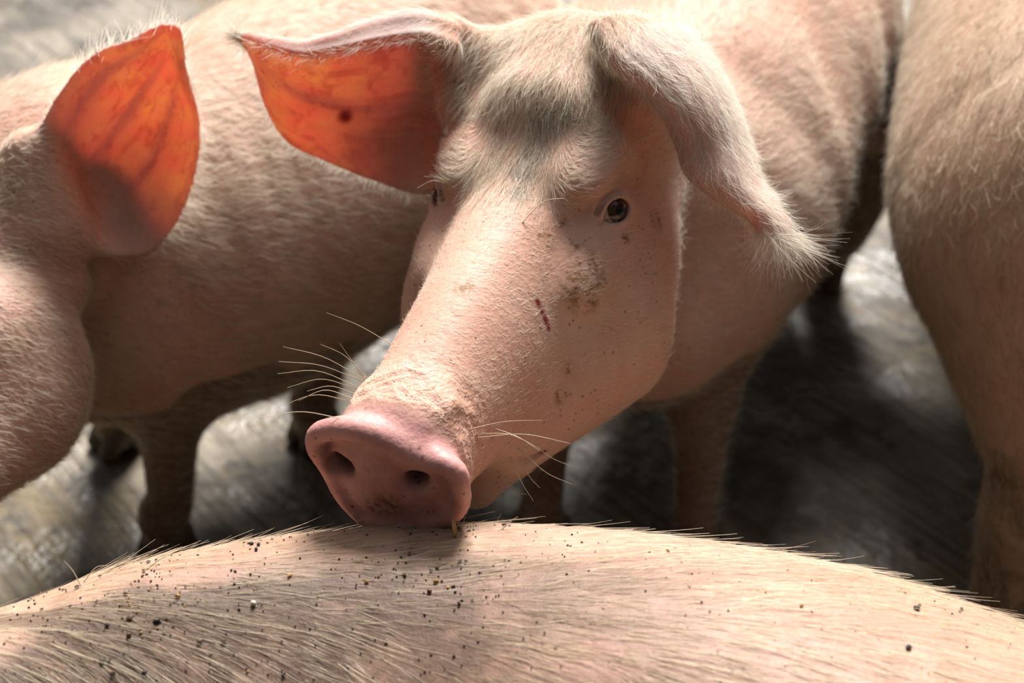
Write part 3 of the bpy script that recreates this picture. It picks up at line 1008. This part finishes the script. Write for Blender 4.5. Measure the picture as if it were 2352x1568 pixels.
leg(FL, (-.08, 1.62, .30), .08, (-.08, 1.68, .17), (-.10, 1.64, 0), .032, .024)
build_head(FL, HL, root=False)
FL.ell(P(-5, 860, 1.15), HL.M, (.060, .085, .075), .012)
FL.cone(P(10, 960, 1.14), .050, P(-120, 1080, 1.09), .042, .03)
FL.cone(P(140, 455, 1.22), .022, P(60, 450, 1.26), .05, .012)
FL.cone(P(78, 345, 1.165), .016, P(128, 520, 1.18), .026, .02)
FL.cone(P(70, 400, 1.19), .03, P(40, 620, 1.2), .06, .03)
for g in ears_left:
    FL.sheet(g, lambda u, v: thick_main(u, v) + .0006, .014)
V, Q = FL.mesh(2)
N = normals(V, Q)
body = smoothstep(1.19, 1.28, V @ np.array([.25, .85, 0]) + .1)
V = V + N * (.0075 * body * noise3(V @ np.array([[1, 0, .45], [0, .4, 0], [-.25, 0, .3]]).T, 17.0, 3))[:, None]
N = normals(V, Q)
print('left pig', len(V), round(time.time() - T1, 1), 's')
BASE_L = np.array([-.25, 1.4, 0.0])
px = project(V)
loc = HL.local(V)
ear, eu, ev, er, tang = ear_attrs(V, ears_left)
disc = smoothstep(.238, .250, loc[:, 2] + .22 * loc[:, 1]) * smoothstep(.075, .06, np.abs(loc[:, 0])) * (loc[:, 1] > -.06)
z0 = np.zeros(len(V))
grey = blob([(60, 640, .03), (130, 720, .035), (30, 590, .03)]) * .4
pig_left = link_mesh('pig', V, Q, M_SKIN_MAIN, dict(ear=ear, ear_u=eu, ear_v=ev, ear_root=er, snout=disc, wrinkle=z0, dung=z0, grey=grey, graze=z0, mud=leg_mud(V), grime_shade=.32 * smoothstep(-.12, -.06, loc[:, 2]) * (1 - ear)), base=BASE_L)  # face darkened: its shade is put into the colour along with dirt
pig_left.location = BASE_L
tag(pig_left, 'pig at the left edge with a red backlit ear, body running behind the middle pig', 'pig', 'pigs in the pen')
for sd in (-1, 1):
    c = HL.w(*(EYE_C * np.array([sd, 1, 1])))
    eyeball(c, HL.M.T @ unit((sd * EYE_LOOK[0], EYE_LOOK[1], EYE_LOOK[2])), .0143 * HL.s, pig_left, BASE_L)
for f in ((-.372, 1.115), (-.47, 1.30), (-.235, 1.31), (-.10, 1.64)):
    hoof((*f, 0), (-.7, -.6), M_HOOF, pig_left, BASE_L, 1.1)
comb = np.tile(unit((.75, .5, -.35)), (len(V), 1))
hw = smoothstep(-.2, -.12, loc[:, 2])[:, None]
hc = -HL.A[None] + HL.L[None] * (np.clip(loc[:, 0:1], -.1, .1) * 8) - HL.U[None] * (np.abs(loc[:, 0:1]) * 6)
comb = comb * (1 - hw) + hc * hw
comb = comb * (1 - ear[:, None]) + tang * ear[:, None]
view = unit_rows(CAM - V)
inner = (ear > .3) & (px[:, 0] > 90) & ((N * view).sum(1) > 0.1)
length = np.where(loc[:, 2] > -.15, .012, .022)
HAIR_BODY = hair_material('pig_hair_cream', (0.88, 0.79, 0.64), (0.60, 0.45, 0.31), .3)
fur('fur', V, Q, N, comb, np.where(inner, .03, 1.0) * (1 - disc), 75000, length, .00040, .30, HAIR_BODY, pig_left, BASE_L, clump=.4, also=ear > .3)

# ------------------------------------------------------------------ 3. pig in front, only its back in the picture
T1 = time.time()
FG = Field(axis(-1.0, .95, [(-.42, .42, .0055)], .012), axis(.1, .95, [(.3, .8, .0055)], .012), axis(0, .70, [(.25, .60, .0055)], .012))
ridge = [(-700, 1500, 250), (-380, 1475, 250), (0, 1398, 250), (270, 1303, 255), (600, 1236, 270), (930, 1203, 310), (1200, 1203, 380), (1500, 1233, 500), (1800, 1291, 600), (2100, 1378, 610), (2352, 1475, 580), (2700, 1610, 520), (2950, 1720, 440)]
sp = []
for x, y, r in ridge:
    D, rr = .95, r * .90 / FPX
    tx, ty = np.gradient(np.array([q[:2] for q in ridge], float), axis=0)[len(sp)]
    ray = unit(P(x, y, 1) - CAM)
    dn = unit(-ty * RIGHT - tx * UP)          # away from the ridge line, into the trunk
    dn = unit(dn - (dn @ ray) * ray)
    al = math.asin(rr / D)
    sp.append((*(CAM + D * (math.cos(al) * ray + math.sin(al) * dn)), rr))
FG.chain(sp, .03, n=40)
fk = []
for i, (x, y, r) in enumerate(ridge):         # the flank below the spine is broader than the spine itself
    big = np.interp(x, [-700, -200, 1200, 1800, 2352, 2950], [400, 560, 620, 630, 580, 440])
    c = P(x, y + big + 60 + .55 * (big - r), .90)
    fk.append((*c, big * .84 / FPX))
FG.chain(fk, .07, n=40)
hd = np.array(sp[0][:3])
FG.chain([(*hd, sp[0][3]), (hd[0] - .10, hd[1] - .02, hd[2] - .02, .09), (hd[0] - .20, hd[1] - .05, hd[2] - .08, .06), (hd[0] - .27, hd[1] - .07, hd[2] - .12, .042)], .04, n=8)
for x, y in ((-.42, .48), (-.42, .64), (.50, .46), (.50, .62)):
    leg(FG, (x, y, .24), .08, (x + .01, y, .14), (x, y, 0), .04, .029)
V, Q = FG.mesh(2)
N = normals(V, Q)
print('front pig', len(V), round(time.time() - T1, 1), 's')
BASE_F = np.array([0, .55, 0.0])
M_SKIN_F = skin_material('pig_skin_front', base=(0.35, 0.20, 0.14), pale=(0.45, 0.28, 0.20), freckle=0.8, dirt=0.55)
pxf = project(V)
grime_shade = smoothstep(.20, -.06, V[:, 0] + .05 * noise3(V, 14.0, 5)) * smoothstep(5, 130, pxf[:, 1] - np.interp(pxf[:, 0], [q[0] for q in ridge], [q[1] for q in ridge]) + 60 * noise3(V, 30.0, 6))  # unlit left side below the ridge: shade painted in, over real dirt
pig_front = link_mesh('pig', V, Q, M_SKIN_F, dict(mud=leg_mud(V) + .38 * grime_shade * (V[:, 1] < .8) + .75 * np.exp(-((pxf[:, 1] - (1405 - .10 * (pxf[:, 0] - 250))) / 26.0) ** 2) * smoothstep(900, 380, pxf[:, 0]) * (V[:, 1] < .8), grime_shade=.95 * grime_shade), base=BASE_F)  # mud here also takes part of the shade painted on the unlit side
pig_front.location = BASE_F
tag(pig_front, 'pig in front at the bottom edge, only its bristly dirt-specked back showing', 'pig', 'pigs in the pen')
for f in ((-.42, .48), (-.42, .64), (.50, .46), (.50, .62)):
    hoof((*f, 0), (-1, 0), M_HOOF, pig_front, BASE_F, 1.1)
comb = np.tile(np.array([1.0, 0, 0]), (len(V), 1)) + np.outer(np.clip((px_ := project(V))[:, 1] - 1330, 0, 400) / 400.0 * np.clip(1.25 - px_[:, 0] / 3500, .6, 1.2), -UP * 1.5)
HAIR_F = hair_material('pig_hair_straw', (0.86, 0.73, 0.51), (0.45, 0.30, 0.16), .22)
dirty_shade = grime_shade * (.5 + .5 * smoothstep(-.4, .5, noise3(V, 20.0, 41)))  # where the hair takes the same painted shade and dirt
HAIR_FD = hair_material('pig_hair_soiled_shade', (0.46, 0.34, 0.20), (0.20, 0.12, 0.06), .35)  # darker copy of the hair: shade put into its colour besides soiling
low = smoothstep(1180, 1330, px_[:, 1])
fur('fur', V, Q, N, comb, np.minimum(1, .12 + dirty_shade), 12000, np.full(len(V), .014), .00028, .06, HAIR_FD, pig_front, BASE_F, clump=.2, jitter=.12, curl=.06)
fur('fur', V, Q, N, comb, 1 - .88 * dirty_shade, 19000, np.full(len(V), .014), .00028, .06, HAIR_F, pig_front, BASE_F, clump=.2, jitter=.12, curl=.06)
fur('bristle_coat', V, Q, N, comb, low * (1 - .85 * dirty_shade) + .02, 6000, np.full(len(V), .046), .00038, .05, HAIR_F, pig_front, BASE_F, npt=8, jitter=.08, clump=.20, curl=.06)
fur('bristle_coat', V, Q, N, comb, low * dirty_shade + .001, 4500, np.full(len(V), .044), .00036, .05, HAIR_FD, pig_front, BASE_F, npt=8, jitter=.09, clump=.22, curl=.06)

# crumbs of dirt and feed lying in its hair
def lumps(name, pts, nors, sizes, mats, which):
    VV, QQ, mi = [], [], []
    for p, nv, s, wm in zip(pts, nors, sizes, which):
        t1 = unit(np.cross(nv, rng.normal(size=3))); t2 = np.cross(nv, t1)
        o = len(VV)
        ax_ = s * np.array([rng.uniform(.8, 1.5), rng.uniform(.7, 1.1), rng.uniform(.5, .9)])
        for j in range(5):
            th = math.pi * j / 4
            for i in range(6):
                ph = 2 * math.pi * i / 6
                r = rng.uniform(.8, 1.15)
                q = r * np.array([math.sin(th) * math.cos(ph), math.sin(th) * math.sin(ph), math.cos(th)]) * ax_
                VV.append(p + q[0] * t1 + q[1] * t2 + q[2] * nv)
        for j in range(4):
            for i in range(6):
                QQ.append((o + j * 6 + i, o + (j + 1) * 6 + i, o + (j + 1) * 6 + (i + 1) % 6, o + j * 6 + (i + 1) % 6)); mi.append(wm)
    ob = link_mesh(name, np.array(VV) - (pts[0] if len(pts) == 1 else 0), np.array(QQ), mats[0])
    if len(pts) == 1:
        ob.location = pts[0]
    for m_ in mats[1:]:
        ob.data.materials.append(m_)
    ob.data.polygons.foreach_set('material_index', np.array(mi, np.int32))
    return ob
CR = [simple('crumb_black', (.018, .014, .012)), simple('crumb_brown', (.10, .05, .02)), simple('crumb_ochre', (.42, .22, .05)), simple('grain_pale', (.75, .66, .50))]
seen = (N * unit_rows(CAM - V)).sum(1) > .12
band = np.exp(-((pxf[:, 1] - (1400 - .09 * (pxf[:, 0] - 250))) / 45.0) ** 2) * (pxf[:, 0] < 1150)
wgt = seen * (pxf[:, 0] > -200) * (pxf[:, 0] < 2500) * (pxf[:, 1] < 1750) * (.18 + 1.1 * band + .55 * smoothstep(1500, 900, pxf[:, 0])) * (.25 + np.clip(noise3(V, 45.0, 21) * 1.6, 0, 1))
tri, w3 = scatter(V, Q, wgt, 900)
cp = (V[tri] * w3[..., None]).sum(1); cn = unit_rows((N[tri] * w3[..., None]).sum(1))
cs = rng.uniform(.00035, .0009, 900)
fine = lumps('dirt', cp[:840] + cn[:840] * .0006, cn[:840], cs[:840], CR[:3], rng.choice([0, 1, 2], 840, p=[.45, .40, .15]))
tag(fine, 'fine dark dirt specks scattered over the front pig\'s back', 'dirt', kind='stuff')
for i in range(840, 900):
    k = 2 if i % 5 == 0 else (0 if i % 2 else 1)
    cb = lumps('crumb', cp[i:i + 1] + cn[i:i + 1] * .0012, cn[i:i + 1], [rng.uniform(.0011, .0019)], [CR[k]], [0])
    if k == 2:
        tag(cb, 'orange feed crumb lying in the hair on the front pig\'s back', 'crumb', 'feed crumbs on the front pig')
    else:
        tag(cb, 'dark dirt crumb lying in the hair on the front pig\'s back', 'crumb', 'dirt crumbs on the front pig')

for a, b, sg in [((184, 1352), (146, 1287), .002), ((238, 1325), (330, 1276), .003), ((262, 1312), (333, 1290), .003), ((338, 1305), (424, 1268), .003), ((190, 1340), (250, 1298), .004), ((100, 1378), (92, 1355), .0),
                 ((1135, 1216), (1152, 1178), .001), ((1150, 1214), (1190, 1186), .001), ((1060, 1212), (1076, 1172), .001)]:
    d2_ = (pxf[:, 0] - a[0]) ** 2 + (pxf[:, 1] - a[1]) ** 2
    p_ = V[d2_.argmin()]
    q_ = P(b[0], b[1], (p_ - CAM) @ FWD - .004)
    tube('bristle', [p_, (p_ + q_) / 2 + UP * sg, q_], .00040, .00014, M_WHISK, pig_front, BASE_F)

def front_pt(x, y):
    d2 = (pxf[:, 0] - x) ** 2 + (pxf[:, 1] - y) ** 2
    c = np.nonzero(d2 < 20 ** 2)[0]
    i = c[pxf[c, 2].argmin()]
    return V[i], N[i]
p_, n_ = front_pt(585, 1375)
g_ = lumps('grain', (p_ + n_ * .0015)[None], n_[None], [.0021], [CR[3]], [0])
tag(g_, 'pale white grain lying on the front pig\'s spine', 'grain')
p_, n_ = front_pt(1047, 1222)
hs = []
for i in range(9):
    t_ = i / 8
    wd = .0028 * math.sin(math.pi * min(t_ * .93 + .05, 1)) + .0002
    for j in range(5):
        a_ = (j / 4 - .5) * 2.2
        hs.append((wd * math.sin(a_), .0022 * math.cos(a_), .013 * t_))
hq = [(i * 5 + j, i * 5 + j + 1, (i + 1) * 5 + j + 1, (i + 1) * 5 + j) for i in range(8) for j in range(4)]
husk = link_mesh('husk', hs, np.array(hq), simple('husk_straw', (.36, .23, .08)))
so = husk.modifiers.new('thick', 'SOLIDIFY'); so.thickness = .0006
husk.location = p_ + n_ * .0002
husk.rotation_euler = (math.radians(-12), math.radians(10), math.radians(70))
tag(husk, 'brown straw husk standing in the hair beside the pig snout', 'husk')

# ------------------------------------------------------------------ 4. pig on the right edge
T1 = time.time()
FR = Field(axis(.28, 1.05, [], .008), axis(.80, 2.1, [], .008), axis(0, .75, [], .008))
FR.chain([(.565, 1.13, .38, .17), (.575, 1.20, .40, .20), (.62, 1.38, .41, .20), (.67, 1.58, .41, .19), (.72, 1.78, .40, .17), (.75, 1.95, .42, .12)], .04, n=14)
FR.chain([(.56, 1.12, .33, .15), (.54, 1.07, .27, .105), (.515, 1.03, .215, .06), (.50, 1.015, .17, .046), (.50, 1.02, .10, .036), (.50, 1.01, .05, .034), (.50, 1.01, .03, .028)], .03, n=14)
leg(FR, (.68, 1.15, .30), .10, (.68, 1.08, .18), (.68, 1.10, 0), .045, .03)
leg(FR, (.64, 1.74, .30), .08, (.64, 1.74, .16), (.64, 1.74, 0), .04, .03)
leg(FR, (.79, 1.74, .30), .08, (.79, 1.74, .16), (.79, 1.74, 0), .04, .03)
V, Q = FR.mesh(2)
N = normals(V, Q)
print('right pig', len(V), round(time.time() - T1, 1), 's')
BASE_R = np.array([.6, 1.4, 0.0])
M_SKIN_R = skin_material('pig_skin_tan', base=(0.50, 0.32, 0.21), pale=(0.58, 0.40, 0.28), freckle=0.5, dirt=0.25)
pig_right = link_mesh('pig', V, Q, M_SKIN_R, dict(mud=leg_mud(V) * .45, grime_shade=.20 + z_(V)), base=BASE_R)
pig_right.location = BASE_R
tag(pig_right, 'tan pig standing at the right edge, only its flank and hind leg showing', 'pig', 'pigs in the pen')
for f in ((.50, 1.01), (.68, 1.10), (.64, 1.74), (.79, 1.74)):
    hoof((*f, 0), (.1, 1), M_HOOF, pig_right, BASE_R, 1.1)
comb = np.tile(unit((-.1, -.6, -.6)), (len(V), 1))
HAIR_R = hair_material('pig_hair_tan', (0.74, 0.58, 0.40), (0.42, 0.28, 0.16), .45)
fur('fur', V, Q, N, comb, np.ones(len(V)), 34000, np.full(len(V), .02), .00055, .3, HAIR_R, pig_right, BASE_R, clump=.5)
print('script', round(time.time() - T0, 1), 's')
